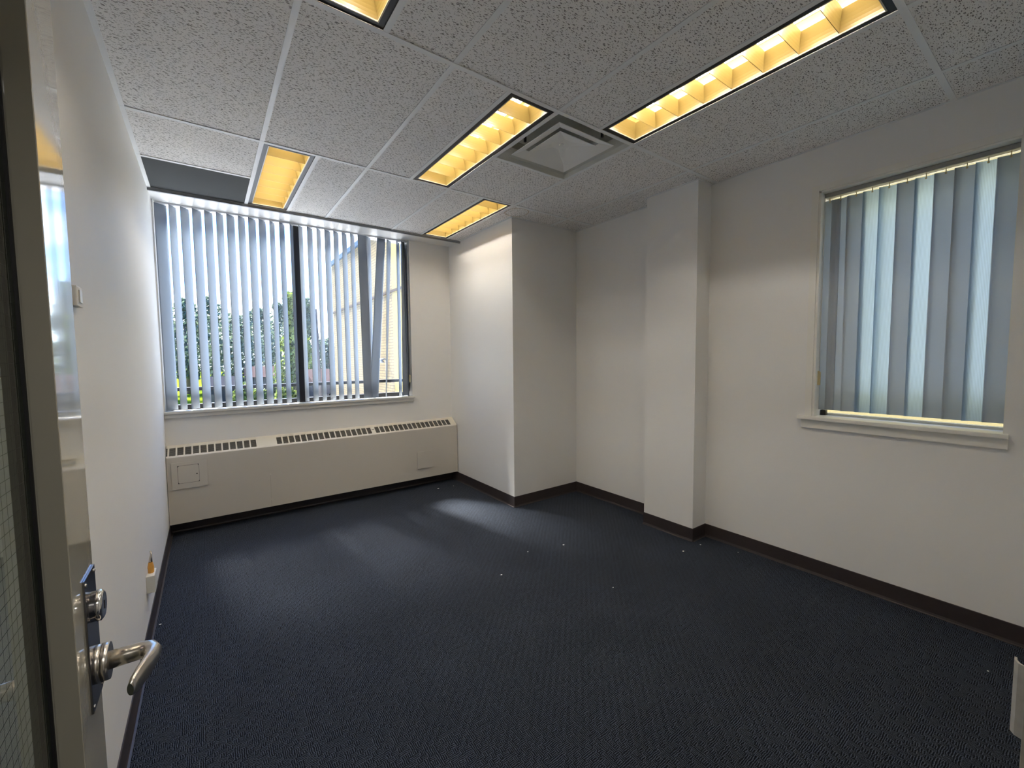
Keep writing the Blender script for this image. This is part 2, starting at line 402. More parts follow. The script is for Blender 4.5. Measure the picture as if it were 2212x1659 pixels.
lf = bpy.data.lights.new('corridor_fill_light', 'AREA'); lf.shape = 'RECTANGLE'; lf.size = 1.2; lf.size_y = 0.6; lf.energy = 7; lf.color = (1.0, 0.96, 0.90)  # unseen area light, added to fill the room from behind the camera
lo = bpy.data.objects.new('corridor_fill_light', lf); COL.objects.link(lo); lo.location = (0.2, -3.9, 2.595)
# baseboards: cove profile
def cove(name, segs, label):
    m_ = MB()
    for (p0, p1, nrm) in segs:     # run from p0 to p1, nrm points into the room
        p0, p1, nrm = Vector(p0), Vector(p1), Vector(nrm)
        prof = [(0, BH), (0.0035, BH), (0.0045, BH-0.002), (0.0045, 0.016), (0.0075, 0.006), (0.014, 0.0025), (0.014, 0.0), (0, 0)]
        A = [m_.bm.verts.new((p0.x+nrm.x*a, p0.y+nrm.y*a, b)) for a, b in prof]; B = [m_.bm.verts.new((p1.x+nrm.x*a, p1.y+nrm.y*a, b)) for a, b in prof]
        m_.bm.faces.new(A); m_.bm.faces.new(list(reversed(B)))
        for i in range(len(prof)): m_.bm.faces.new((A[i], B[i], B[(i+1) % len(prof)], A[(i+1) % len(prof)]))
    return struct(m_.build(name, base_vinyl), label, 'baseboard')
cove('baseboard_left', [((XL, YF, 0), (XL, YW, 0), (1, 0))], 'dark brown vinyl cove baseboard along the left wall')
cove('baseboard_back', [((XL, YW, 0), (XB, YW, 0), (0, -1))], 'dark vinyl baseboard in the shadow under the radiator')
cove('baseboard_chase', [((XB, YW, 0), (XB, YB-0.004, 0), (-1, 0)), ((XB-0.004, YB, 0), (XR, YB, 0), (0, -1))], 'dark vinyl baseboard wrapping the boxed-out wall corner')
cove('baseboard_recess', [((XR, YB, 0), (XR, YP1, 0), (-1, 0))], 'dark vinyl baseboard in the recess left of the pillar')
cove('baseboard_pillar', [((XR, YP1, 0), (XP, YP1, 0), (0, 1)), ((XP, YP1+0.004, 0), (XP, YP2-0.004, 0), (-1, 0)), ((XP-0.004, YP2, 0), (XR, YP2, 0), (0, -1))], 'dark vinyl baseboard wrapped round the pillar foot')
cove('baseboard_right', [((XR, YP2, 0), (XR, YF, 0), (-1, 0))], 'dark vinyl baseboard under the right-hand window')

# ------------------------------------------------------------------ ceiling
bx = [XL, 0, 2*F, 4*F, 6*F, 8*F, XR]
tiles = []
def T(x0, x1, y0, y1): tiles.append((x0, x1, y0, y1))
# row next to the soffit
T(XL, 0, 0, 2*F); T(F, 2*F, 0, YA); T(2*F, 4*F, 0, YA); T(4*F, 5*F, 0, YA); T(6*F, XR, 0, YA)
R1 = (-4*F, 0)
T(XL, 0, *R1); T(0, 2*F, *R1); T(2*F, 3*F, *R1); T(4*F, 6*F, -2*F, 0); T(6*F, 8*F, *R1); T(8*F, XR, *R1)
R2 = (-8*F, -4*F)
T(XL, 0, *R2); T(F, 2*F, *R2); T(2*F, 4*F, *R2); T(4*F, 5*F, *R2); T(6*F, 8*F, *R2); T(8*F, XR, *R2)
R3 = (YF, -8*F)
for a, b in zip(bx[:-1], bx[1:]): T(a, b, *R3)
mb = MB()
for x0, x1, y0, y1 in tiles: mb.box(x0+0.002, x1-0.002, y0+0.002, y1-0.002, H, H+0.015)
ceil = struct(mb.build('ceiling', tile_m), 'suspended ceiling of grey-white fissured acoustic tiles', 'ceiling')
mb = MB()
gw, gz0, gz1 = 0.012, H-0.0035, H-0.0005
def bar_y(x, y0, y1): mb.box(x-gw, x+gw, y0, y1, gz0, gz1)
def bar_x(y, x0, x1): mb.box(x0, x1, y-gw, y+gw, gz0-0.0004, gz1-0.0004)
for x in (0, 2*F, 4*F, 6*F, 8*F): bar_y(x, YF, YA if x < 6*F+0.1 else YB)
bar_y(F, 0, YA); bar_y(5*F, 0, YA); bar_y(3*F, -4*F, 0); bar_y(F, -8*F, -4*F); bar_y(5*F, -8*F, -4*F)
for y in (0, -4*F, -8*F): bar_x(y, XL, XR)
bar_x(2*F, XL, 0); bar_x(-2*F, 4*F, 6*F)
# wall angles
mb.box(XL, XL+0.022, YF, YA, gz0, gz1); mb.box(XR-0.016, XR, YF, YB, gz0, gz1); mb.box(XL, XR, YF, YF+0.02, gz0, gz1)
mb.box(XB-0.016, XB, YB, YA, gz0, gz1); mb.box(XB-0.016, XR, YB-0.016, YB, gz0, gz1)
mb.box(XP-0.016, XP, YP2-0.016, YP1+0.016, gz0, gz1); mb.box(XP, XR, YP2-0.016, YP2, gz0, gz1); mb.box(XP, XR, YP1, YP1+0.016, gz0, gz1)
mb.build('ceiling_grid', grid_metal, ceil)
# end angle and the plain soffit over the window
mb = MB(); mb.box(XL+0.001, XB-0.001, YA, YA+0.022, H-0.022, H-0.018); mb.box(XL+0.001, XB-0.001, YA, YA+0.003, H-0.022, H+0.01)
struct(mb.build('trim_1', principled('grey_edge_angle', (0.30, 0.31, 0.32), 0.4)), 'grey metal edge angle where the tile grid meets the window soffit', 'trim')
mb = MB(); mb.box(XL, XB, YA+0.003, YW+0.12, H-0.004, H+0.10)
struct(mb.build('ceiling_soffit', paint), 'plain white soffit strip directly over the window', 'ceiling')
mb = MB(); mb.box(XL-0.16, XR+0.2, YF-0.14, YW+0.2, H+0.30, H+0.45)
struct(mb.build('ceiling_slab', dark_inside), 'concealed slab above the suspended ceiling', 'ceiling')
mb = MB(); mb.box(XL+0.012, -0.010, 2*F+0.010, YA, H+0.001, H+0.014)
tag(mb.build('ceiling_panel', panel_dark), 'dark charcoal ceiling panel in the corner above the window', 'panel')

# ------------------------------------------------------------------ light fixtures
glow_in = principled('gold_tinted_reflector', (0.185, 0.128, 0.036), 0.33, spec=0.5)
baffle_m = principled('gold_tinted_baffle', (0.185, 0.128, 0.036), 0.28, spec=0.6)
LAMP_COL = (1.0, 0.93, 0.82)
tube_m = emission('warm_fluorescent_tube', LAMP_COL, 47.0)
def fixture(x0, y0, label, gain=1.0):
    x1, y1 = x0+F, y0+4*F
    if y1 > YA: y1 = YA
    t = thing('ceiling_light', label, 'ceiling light', ((x0+x1)/2, (y0+y1)/2, H), 'recessed louvered ceiling lights')
    a = 0.011                         # clear of the tee flange
    X0, X1, Y0, Y1 = x0+a, x1-a, y0+a, y1-a
    k = 0.026                         # black reveal
    z = H
    m_ = MB()                         # black reveal trough
    m_.box(X0, X0+k, Y0, Y1, z+0.001, z+0.016); m_.box(X1-k, X1, Y0, Y1, z+0.001, z+0.016)
    m_.box(X0+k, X1-k, Y0, Y0+k, z+0.001, z+0.016); m_.box(X0+k, X1-k, Y1-k, Y1, z+0.001, z+0.016)
    m_.build('outer_frame', fix_black, t)
    ix0, ix1, iy0, iy1 = X0+k, X1-k, Y0+k, Y1-k
    m_ = MB(); q = 0.005
    m_.box(ix0, ix0+q, iy0, iy1, z-0.001, z+0.012); m_.box(ix1-q, ix1, iy0, iy1, z-0.001, z+0.012)
    m_.box(ix0+q, ix1-q, iy0, iy0+q, z-0.001, z+0.012); m_.box(ix0+q, ix1-q, iy1-q, iy1, z-0.001, z+0.012)
    m_.build('louver_rim', fix_rim, t)
    ix0 += q; ix1 -= q; iy0 += q; iy1 -= q
    # housing: parabolic side reflectors, ends, top
    m_ = MB(); top = z+0.135
    def para(s):    # s 0..1 up the side
        return 0.030*s*s
    N = 6
    for i in range(N):
        s0, s1 = i/N, (i+1)/N
        zz0, zz1 = z+0.004+0.072*s0, z+0.004+0.072*s1
        m_.quad([(ix0+para(s0), iy0, zz0), (ix0+para(s0), iy1, zz0), (ix0+para(s1), iy1, zz1), (ix0+para(s1), iy0, zz1)])
        m_.quad([(ix1-para(s0), iy0, zz0), (ix1-para(s1), iy0, zz1), (ix1-para(s1), iy1, zz1), (ix1-para(s0), iy1, zz0)])
        m_.quad([(ix0, iy0+para(s0), zz0), (ix0, iy0+para(s1), zz1), (ix1, iy0+para(s1), zz1), (ix1, iy0+para(s0), zz0)])
        m_.quad([(ix0, iy1-para(s0), zz0), (ix1, iy1-para(s0), zz0), (ix1, iy1-para(s1), zz1), (ix0, iy1-para(s1), zz1)])
    m_.build('reflector', glow_in, t)
    m_ = MB(); m_.quad([(ix0, iy0, top), (ix1, iy0, top), (ix1, iy1, top), (ix0, iy1, top)])
    m_.quad([(ix0, iy0, z+0.076), (ix0, iy0, top), (ix0, iy1, top), (ix0, iy1, z+0.076)]); m_.quad([(ix1, iy0, z+0.076), (ix1, iy1, z+0.076), (ix1, iy1, top), (ix1, iy0, top)])
    m_.quad([(ix0, iy0, z+0.076), (ix1, iy0, z+0.076), (ix1, iy0, top), (ix0, iy0, top)]); m_.quad([(ix0, iy1, z+0.076), (ix0, iy1, top), (ix1, iy1, top), (ix1, iy1, z+0.076)])
    m_.build('housing', glow_in, t)
    # seven cross baffles, V section with curved flanks
    L = iy1-iy0
    for j in range(1, 8):
        yc = iy0+L*j/8
        m_ = MB(); prof = []
        for i in range(N+1):
            s_ = i/N; prof.append((yc-0.0010-0.016*s_*s_, z+0.004+0.072*s_))
        for i in range(N, -1, -1):
            s_ = i/N; prof.append((yc+0.0010+0.016*s_*s_, z+0.004+0.072*s_))
        m_.prism(prof, 0, ix0, ix1); m_.build('baffle', baffle_m, t)
    for dx in (-0.052, 0.052):
        xc = (ix0+ix1)/2+dx
        m_ = MB(); m_.tube([(xc, iy0+0.03, z+0.116), (xc, iy1-0.03, z+0.116)], 0.0125, seg=10)
        m_.build('tube_lamp', tube_m, t)
    return t
fixture(0, 0, 'louvered ceiling light beside the dark panel, nearest the left wall')
fixture(3*F, -4*F, 'louvered ceiling light directly left of the square air diffuser')
fixture(5*F, 0, 'smallest-looking louvered ceiling light, beside the boxed-out wall')
fixture(5*F, -8*F, 'long bright louvered ceiling light running toward the upper right')
fixture(0, -8*F, 'louvered ceiling light cut off by the top edge of the picture')

# ------------------------------------------------------------------ air diffuser
dx0, dx1, dy0, dy1 = 4*F+0.011, 6*F-0.011, -4*F+0.011, -2*F-0.011
dc = Vector(((dx0+dx1)/2, (dy0+dy1)/2, H)); ha = (dx1-dx0)/2
dif = thing('air_diffuser', 'square grey louvered air diffuser between two ceiling lights', 'air vent', dc)
def ring(m_, h0, z0, h1, z1, mi=0, c=dc):
    A = [(c.x+sx*h0, c.y+sy*h0, H+z0) for sx, sy in ((-1,-1),(1,-1),(1,1),(-1,1))]
    B = [(c.x+sx*h1, c.y+sy*h1, H+z1) for sx, sy in ((-1,-1),(1,-1),(1,1),(-1,1))]
    for i in range(4): m_.quad([A[i], A[(i+1)%4], B[(i+1)%4], B[i]], mi)
m_ = MB(); ring(m_, ha, -0.001, ha-0.004, -0.001); ring(m_, ha-0.004, -0.001, ha-0.012, 0.022); ring(m_, ha-0.012, 0.022, ha-0.070, 0.050); ring(m_, ha-0.070, 0.050, ha-0.09, 0.085)
m_.build('outer_cone', diff_metal, dif)
m_ = MB(); ring(m_, 0.222, 0.004, 0.224, 0.007); ring(m_, 0.222, 0.004, 0.160, 0.026); ring(m_, 0.160, 0.026, 0.135, 0.060); ring(m_, 0.224, 0.007, 0.162, 0.029); ring(m_, 0.162, 0.029, 0.137, 0.062)
m_.build('middle_cone', diff_inner, dif)
# centre plate: shallow pyramid with faceted octagonal boss
m_ = MB(); ring(m_, 0.146, 0.012, 0.146, 0.016)
sq = [(dc.x+sx*0.146, dc.y+sy*0.146, H+0.012) for sx, sy in ((-1,-1),(1,-1),(1,1),(-1,1))]
oc = []
for i in range(8):
    a_ = math.pi/8+i*math.pi/4
    oc.append((dc.x+math.cos(a_)*0.062, dc.y+math.sin(a_)*0.062, H+0.040))
# octagon verts 0,1 near corner -x-y ... link each corner to a pair
for i in range(4):
    c_ = sq[i]; n_ = sq[(i+1) % 4]
    ang = math.atan2(c_[1]-dc.y, c_[0]-dc.x)
    near = sorted(range(8), key=lambda k: abs((math.atan2(oc[k][1]-dc.y, oc[k][0]-dc.x)-ang+math.pi) % (2*math.pi)-math.pi))[:2]
    angn = math.atan2(n_[1]-dc.y, n_[0]-dc.x)
    nearn = sorted(range(8), key=lambda k: abs((math.atan2(oc[k][1]-dc.y, oc[k][0]-dc.x)-angn+math.pi) % (2*math.pi)-math.pi))[:2]
    m_.quad([c_, oc[near[0]], oc[near[1]]])
    mid = ((c_[0]+n_[0])/2-dc.x, (c_[1]+n_[1])/2-dc.y); am = math.atan2(mid[1], mid[0])
    pr = sorted(range(8), key=lambda k: abs((math.atan2(oc[k][1]-dc.y, oc[k][0]-dc.x)-am+math.pi) % (2*math.pi)-math.pi))[:2]
    p1 = min(pr, key=lambda k: (Vector(oc[k])-Vector(c_)).length); p2 = [k for k in pr if k != p1][0]
    m_.quad([c_, oc[p1], oc[p2], n_])
m_.quad(oc)
m_.build('centre_plate', diff_inner, dif)
m_ = MB(); m_.tube([(dc.x, dc.y, H+0.040), (dc.x, dc.y, H+0.030)], [0.017, 0.015], seg=20); m_.build('centre_button', diff_inner, dif)
m_ = MB()
for a_, b_ in (((-0.135, 0.10), (-0.02, 0.165)), ((-0.02, 0.165), (0.06, 0.150)), ((0.06, 0.150), (0.165, -0.03))):
    pass
m_.tube([(dc.x-0.13, dc.y-0.13, H+0.050), (dc.x-0.15, dc.y-0.05, H+0.046), (dc.x-0.135, dc.y+0.10, H+0.05)], 0.003, seg=6)
m_.tube([(dc.x-0.13, dc.y-0.13, H+0.050), (dc.x-0.03, dc.y-0.152, H+0.046), (dc.x+0.13, dc.y-0.135, H+0.05)], 0.003, seg=6)
m_.build('spring_wire', black_gasket, dif)
for sx, sy in ((-0.24, 0.06), (0.10, -0.24)):
    m_ = MB(); m_.box(dc.x+sx-0.006, dc.x+sx+0.006, dc.y+sy-0.006, dc.y+sy+0.006, H+0.012, H+0.075); m_.build('bracket', frame_dark, dif)
m_ = MB(); m_.box(dx0, dx1, dy0, dy1, H+0.085, H+0.095); m_.build('duct_back', diff_metal, dif)

# ------------------------------------------------------------------ left window: frame, panes, sill, blind
win = thing('window_1', 'wide dark-framed window above the radiator', 'window', (0.45, 1.62, 1.0), kind='structure')
yf0, yf1 = 1.600, 1.650
gz = 1.012; TZ = 1.176
m_ = MB()
m_.box(WX0, WX0+0.03, yf0, yf1, gz, H-0.01); m_.box(WX1-0.03, WX1, yf0, yf1, gz, H-0.01)
m_.box(WX0, WX1, yf0, yf1, gz-0.012, gz+0.034); m_.box(WX0, WX1, yf0, yf1, H-0.001, H+0.05)
m_.build('window_frame', frame_dark, win)
m_ = MB(); m_.box(0.402, 0.447, yf0-0.012, yf1, gz, H-0.01); m_.box(0.392, 0.400, yf0, yf1, gz, H-0.01, 0)
m_.build('mullion', frame_dark, win)
m_ = MB(); m_.box(WX0+0.03, WX1-0.03, yf0+0.004, yf1-0.004, TZ-0.015, TZ+0.015); m_.build('transom', frame_dark, win)
for a_, b_ in ((WX0+0.02, 0.395), (0.44, WX1-0.02)):
    for c_, d_ in ((gz+0.02, TZ-0.01), (TZ+0.01, H)):
        m_ = MB(); m_.quad([(a_, 1.628, c_), (b_, 1.628, c_), (b_, 1.628, d_), (a_, 1.628, d_)]); m_.build('window_pane', win_glass, win)
m_ = MB(); m_.box(WX0-0.008, 1.524, 1.452, 1.602, 0.985, 1.005, bevel=0.004); m_.box(XL+0.001, 1.512, 1.462, 1.480, 0.952, 0.985, bevel=0.003)
m_.build('window_sill', trim_paint, win)

def slat_mesh(L, wdt=0.089, arc=0.006, th=0.0009, tilt=0.0, twist=0.0, tilt_y=0.0):
    """hangs down from z=0 to -L, centred; tilt = sideways swing of the foot in metres along local x/world"""
    me = bpy.data.meshes.new('slat'); bm = bmesh.new(); uvl = bm.loops.layers.uv.new('UVMap')
    nx, nz_ = 8, 10; fr, bk = [], []
    for j in range(nz_+1):
        v_ = j/nz_; rf, rb = [], []
        a_ = twist*v_
        for i in range(nx+1):
            u_ = i/nx; x = (u_-0.5)*wdt; y = arc*(1-(2*u_-1)**2)
            cx, cy = x*math.cos(a_)-y*math.sin(a_), x*math.sin(a_)+y*math.cos(a_)
            cx2, cy2 = x*math.cos(a_)-(y+th)*math.sin(a_), x*math.sin(a_)+(y+th)*math.cos(a_)
            rf.append((bm.verts.new((cx+tilt*v_, cy+tilt_y*v_, -L*v_)), u_, v_)); rb.append((bm.verts.new((cx2+tilt*v_, cy2+tilt_y*v_, -L*v_)), u_, v_))
        fr.append(rf); bk.append(rb)
    def face(q):
        f = bm.faces.new([a[0] for a in q]); f.smooth = True
        for l, a in zip(f.loops, q): l[uvl].uv = (a[1], a[2])
    for j in range(nz_):
        for i in range(nx):
            face((fr[j][i], fr[j+1][i], fr[j+1][i+1], fr[j][i+1])); face((bk[j][i], bk[j][i+1], bk[j+1][i+1], bk[j+1][i]))
        face((fr[j][0], bk[j][0], bk[j+1][0], fr[j+1][0])); face((fr[j][nx], fr[j+1][nx], bk[j+1][nx], bk[j][nx]))
    for i in range(nx):
        face((fr[0][i], fr[0][i+1], bk[0][i+1], bk[0][i])); face((fr[nz_][i], bk[nz_][i], bk[nz_][i+1], fr[nz_][i+1]))
    bm.to_mesh(me); bm.free(); return me
def add_slat(parent, me, mat, loc, rot, name='slat'):
    if not me.materials: me.materials.append(mat)
    o = bpy.data.objects.new(name, me); COL.objects.link(o); o.parent = parent
    o.location = Vector(loc)-world_loc(parent); o.rotation_euler = (0, 0, rot); return o

YS = 1.535
blind = thing('vertical_blind', 'vertical blind with half-open blue-grey slats in the wide back window', 'blind', (0.45, YS, H-0.05))
m_ = MB(); m_.box(WX0+0.01, WX1-0.01, YS-0.018, YS+0.018, H-0.018, H-0.005); m_.build('head_rail', principled('white_rail', (0.7, 0.72, 0.74), 0.4), blind)
# (seen left edge, seen right edge) of each slat on the blind plane
seen = [(-0.602,-0.525),(-0.511,-0.463),(-0.437,-0.380),(-0.360,-0.299),(-0.278,-0.222),(-0.197,-0.147),(-0.123,-0.066),(-0.040,0.011),(0.036,0.092),(0.116,0.171),(0.201,0.240),(0.278,0.320),(0.365,0.390),(0.438,0.473),(0.511,0.559),(0.595,0.632),(0.666,0.720),(0.748,0.796),(0.828,0.874),(0.907,0.950)]
CX, CY = -0.321, -2.9089
def solve_slat(xa, xb, W=0.089):
    best = None
    for k in range(0, 89):
        ph = math.radians(k)
        # right edge swings towards the glass
        xm = (xa+xb)/2; lx, ly = xm-W/2*math.cos(ph), YS-W/2*math.sin(ph); rx, ry = xm+W/2*math.cos(ph), YS+W/2*math.sin(ph)
        s0 = CX+(lx-CX)*(YS-CY)/(ly-CY); s1 = CX+(rx-CX)*(YS-CY)/(ry-CY)
        e_ = abs((s1-s0)-(xb-xa))
        if best is None or e_ < best[0]: best = (e_, ph, xm-((s0+s1)/2-xm))
    return best[1], best[2]
SZ = H-0.018; SL = SZ-1.012
mesh_s = slat_mesh(SL)
for xa, xb in seen:
    ph, xm = solve_slat(xa, xb); add_slat(blind, mesh_s, slat_m, (xm, YS, SZ), ph)
# slats at the right end: broken out of rhythm, some swinging free
add_slat(blind, slat_mesh(SL, tilt=0.014), slat_m, (1.016, YS-0.03, SZ), 0.03)
add_slat(blind, slat_mesh(SL, tilt=0.01, twist=0.35), slat_m, (1.088, YS+0.006, SZ), math.radians(38))
add_slat(blind, slat_mesh(SL, tilt=-0.125, tilt_y=-0.004), slat_m, (1.222, YS-0.004, SZ), 0.03)
add_slat(blind, slat_mesh(SL, tilt=-0.138, twist=0.45), slat_m, (1.309, YS+0.01, SZ), math.radians(40))
add_slat(blind, slat_mesh(SL, tilt=-0.035), slat_m, (1.408, YS+0.012, SZ), math.radians(48))
add_slat(blind, slat_mesh(SL, tilt=-0.02, twist=-0.5), slat_m, (1.452, YS-0.015, SZ), math.radians(48))
add_slat(blind, slat_mesh(SL, tilt=-0.005), slat_m, (1.478, YS+0.02, SZ), math.radians(75))
m_ = MB(); m_.tube([(1.494, 1.500, SZ), (1.490, 1.500, 1.24)], 0.0012, seg=6); m_.tube([(1.488, 1.493, SZ), (1.486, 1.496, 1.24)], 0.0012, seg=6); m_.build('cord', switch_white, blind)
m_ = MB(); m_.box(1.478, 1.492, 1.490, 1.505, 1.155, 1.240, bevel=0.003); m_.build('cord_weight', beige_plastic, blind)

# ------------------------------------------------------------------ right window
trim_light = principled('pale_window_trim_paint', (0.80, 0.79, 0.74), 0.30, bump=(120, 0.05, 0.001))
win2 = thing('window_2', 'window with closed vertical blind in the right wall', 'window', (XR, -2.27, 1.02), kind='structure')
m_ = MB()
m_.box(XR-0.006, XR+0.001, RY1, RY1+0.038, RZ0, RZ1+0.036, bevel=0.002)        # side casing
m_.box(XR-0.006, XR+0.001, RY0, RY1, RZ1, RZ1+0.036, bevel=0.002)              # head casing
m_.build('casing', trim_light, win2)
m_ = MB(); m_.box(XR, XR+0.16, RY1-0.012, RY1, RZ0, RZ1); m_.box(XR, XR+0.16, RY0, RY0+0.004, RZ0, RZ1); m_.box(XR, XR+0.16, RY0, RY1, RZ1-0.010, RZ1)
m_.build('jamb_liner', trim_light, win2)
m_ = MB(); m_.box(XR-0.034, XR+0.155, RY0-0.016, -1.795, 1.002, 1.024, bevel=0.005); m_.box(XR-0.014, XR+0.001, RY0-0.016, -1.812, 0.948, 1.002, bevel=0.004)
m_.build('window_sill', trim_light, win2)
m_ = MB(); fx0, fx1 = XR+0.125, XR+0.165
m_.box(fx0, fx1, RY0, RY1, 1.022, 1.038); m_.box(fx0, fx1, RY0, RY0+0.01, 1.022, RZ1); m_.box(fx0, fx1, RY1-0.022, RY1-0.012, 1.022, RZ1); m_.box(fx0, fx1, RY0, RY1, RZ1-0.02, RZ1)
m_.build('window_frame', principled('pale_sliding_track', (0.62, 0.58, 0.46), 0.35), win2)
m_ = MB(); m_.box(fx0-0.03, fx0, RY1-0.045, RY1-0.016, 1.026, 1.058, bevel=0.002); m_.build('latch', frame_dark, win2)
m_ = MB(); m_.quad([(fx0+0.02, RY0, 1.03), (fx0+0.02, RY1, 1.03), (fx0+0.02, RY1, RZ1), (fx0+0.02, RY0, RZ1)]); m_.build('window_pane', win_glass, win2)

bl2 = thing('vertical_blind', 'closed vertical blind with ribbed grey slats in the right window', 'blind', (2.87, -2.27, 2.40))
XS2 = 2.872
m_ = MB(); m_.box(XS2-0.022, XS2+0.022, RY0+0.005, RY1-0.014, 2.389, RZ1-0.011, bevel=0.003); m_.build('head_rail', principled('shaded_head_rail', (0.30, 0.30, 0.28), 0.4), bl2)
ycs = [-1.903, -1.958, -2.034, -2.110, -2.185, -2.261, -2.337, -2.412, -2.488, -2.561, -2.634]
rots = [4, 6, 9, 15, 17, 3, 6, 10, 14, 18, 3]
m2 = slat_mesh(2.374-1.064, wdt=0.089, arc=0.007)
m2b = slat_mesh(2.374-1.064, wdt=0.089, arc=0.007, tilt=0.008)
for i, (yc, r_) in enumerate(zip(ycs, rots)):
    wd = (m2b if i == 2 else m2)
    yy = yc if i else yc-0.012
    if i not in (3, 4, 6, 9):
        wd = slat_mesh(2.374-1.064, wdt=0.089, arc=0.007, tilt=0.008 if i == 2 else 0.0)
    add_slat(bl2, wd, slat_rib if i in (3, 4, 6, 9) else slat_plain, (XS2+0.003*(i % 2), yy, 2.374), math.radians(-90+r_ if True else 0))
    m_ = MB(); m_.box(XS2-0.003, XS2+0.0005, yc-0.002, yc+0.002, 2.360, 2.392); m_.box(XS2-0.005, XS2-0.002, yc-0.004, yc+0.004, 2.358, 2.366)
    m_.build('slat_hook', beige_plastic, bl2)
m_ = MB(); m_.tube([(XS2-0.006, RY0+0.006, 2.383), (XS2-0.006, -1.89, 2.383)], 0.0013, seg=6); m_.build('spacer_chain', beige_plastic, bl2)
m_ = MB(); m_.tube([(2.842, -1.884, 2.39), (2.842, -1.886, 1.31)], 0.0012, seg=6); m_.build('cord', switch_white, bl2)
m_ = MB(); m_.prism([(-1.894, 1.222), (-1.868, 1.222), (-1.868, 1.300), (-1.874, 1.312), (-1.888, 1.312), (-1.894, 1.300)], 0, 2.838, 2.850); m_.build('cord_weight', beige_plastic, bl2)

# ------------------------------------------------------------------ radiator cover
rad = thing('radiator_cover', 'long cream convector radiator cover with slotted top under the window', 'radiator', (0.68, 1.41, 0.11))
RX0, RX1 = XL+0.003, 1.976
m_ = MB()
m_.box(RX0, RX1, 1.345, 1.349, 0.110, 0.645)                                   # front sheet
m_.prism([(1.345, 0.645), (1.3455, 0.650), (1.357, 0.6585), (1.361, 0.6545), (1.349, 0.645)], 0, RX0, RX1)   # nosing
m_.box(RX1-0.004, RX1, 1.349, YW, 0.110, 0.640)
m_.box(RX0, RX1, 1.349, YW-0.002, 0.110, 0.114)
m_.build('front_panel', rad_paint2, rad)
# sloped top with real slots
def slope(t): return (1.357+(1.462-1.357)*t, 0.6585+(0.729-0.6585)*t)
starts = [-0.593-0.0507] + [-0.593+0.0507*i for i in range(12)] + [0.164+0.0507*i for i in range(17)] + [1.057+0.0507*i for i in range(17)]
slots = [(max(RX0, s_), s_+0.040) for s_ in starts]
m_ = MB()
def strip(xa, xb, t0, t1):
    (ya, za), (yb, zb) = slope(t0), slope(t1)
    m_.prism([(ya, za), (yb, zb), (yb+0.002, zb-0.003), (ya+0.002, za-0.003)], 0, xa, xb)
strip(RX0, RX1, 0, 0.05); strip(RX0, RX1, 0.76, 1.0)
px_ = RX0
for a_, b_ in slots:
    if a_ > px_+0.001: strip(px_, a_, 0.05, 0.76)
    px_ = b_
strip(px_, RX1, 0.05, 0.76)
m_.box(RX0, RX1, 1.462, YW-0.002, 0.725, 0.729)
m_.build('sloped_top', rad_paint, rad)
m_ = MB()
for i in range(9):
    (ya, za) = slope(0.07+0.68*i/8); m_.box(RX0, RX1-0.004, ya+0.001, ya+0.003, za-0.010, za-0.004)
m_.build('grille', principled('grille_fin', (0.20, 0.19, 0.17), 0.5), rad)
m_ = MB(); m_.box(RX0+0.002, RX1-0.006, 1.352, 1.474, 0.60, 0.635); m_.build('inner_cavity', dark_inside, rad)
ap = MB(); ap.box(-0.584, -0.353, 1.3365, 1.3410, 0.391, 0.607, bevel=0.0015); app = ap.build('access_panel', rad_paint2, rad)
ap = MB(); ap.box(-0.582, -0.355, 1.3405, 1.3455, 0.393, 0.605); ap.build('edge_shade', dark_inside, app)  # near-black backing: the panel's edge shadow put into its colour
ap = MB(); ap.box(-0.545, -0.4065, 1.3362, 1.3368, 0.435, 0.580); ap.build('door_gap_shade', dark_inside, app)  # dark sheet showing round the door, shade of the joint as colour
# small rounded door inside the access panel
ap = MB(); pr = []
for cx_, cz_, a0 in ((-0.408-0.012, 0.578-0.012, 0), (-0.543+0.012, 0.578-0.012, 90), (-0.543+0.012, 0.437+0.012, 180), (-0.408-0.012, 0.437+0.012, 270)):
    for q_ in range(4):
        an = math.radians(a0+q_*30); pr.append((cx_+0.012*math.cos(an), cz_+0.012*math.sin(an)))
ap.prism(pr, 1, 1.3345, 1.3366); ap.build('access_door', rad_paint2, app)
ap = MB(); ap.tube([(-0.422, 1.3355, 0.502), (-0.422, 1.332, 0.502)], 0.005, seg=12); ap.build('lock', dark_inside, app)
m_ = MB(); m_.box(1.482, 1.656, 1.3355, 1.3395, 0.219, 0.404, bevel=0.001); cpl = m_.build('cover_plate', rad_paint2, rad)
m_ = MB(); m_.box(1.484, 1.654, 1.339, 1.3455, 0.2215, 0.4015); m_.build('edge_shade', dark_inside, cpl)  # near-black backing, stands for the shadow round the plate edge
for zz in (0.595, 0.40, 0.175):
    m_ = MB(); m_.ball((0.097, 1.3445, zz), 0.006, sc3=(1, 0.5, 1)); m_.build('screw', screw_m, rad)
m_ = MB(); m_.box(0.0958, 0.0970, 1.3446, 1.3452, 0.111, 0.40); m_.build('seam', principled('seam_line', (0.33, 0.30, 0.26), 0.7), rad)
m_ = MB(); y_, z_ = slope(0.5); m_.ball((1.036, y_, z_+0.003), 0.011, sc3=(1.3, 1, 0.6)); m_.build('screw', switch_white, rad)

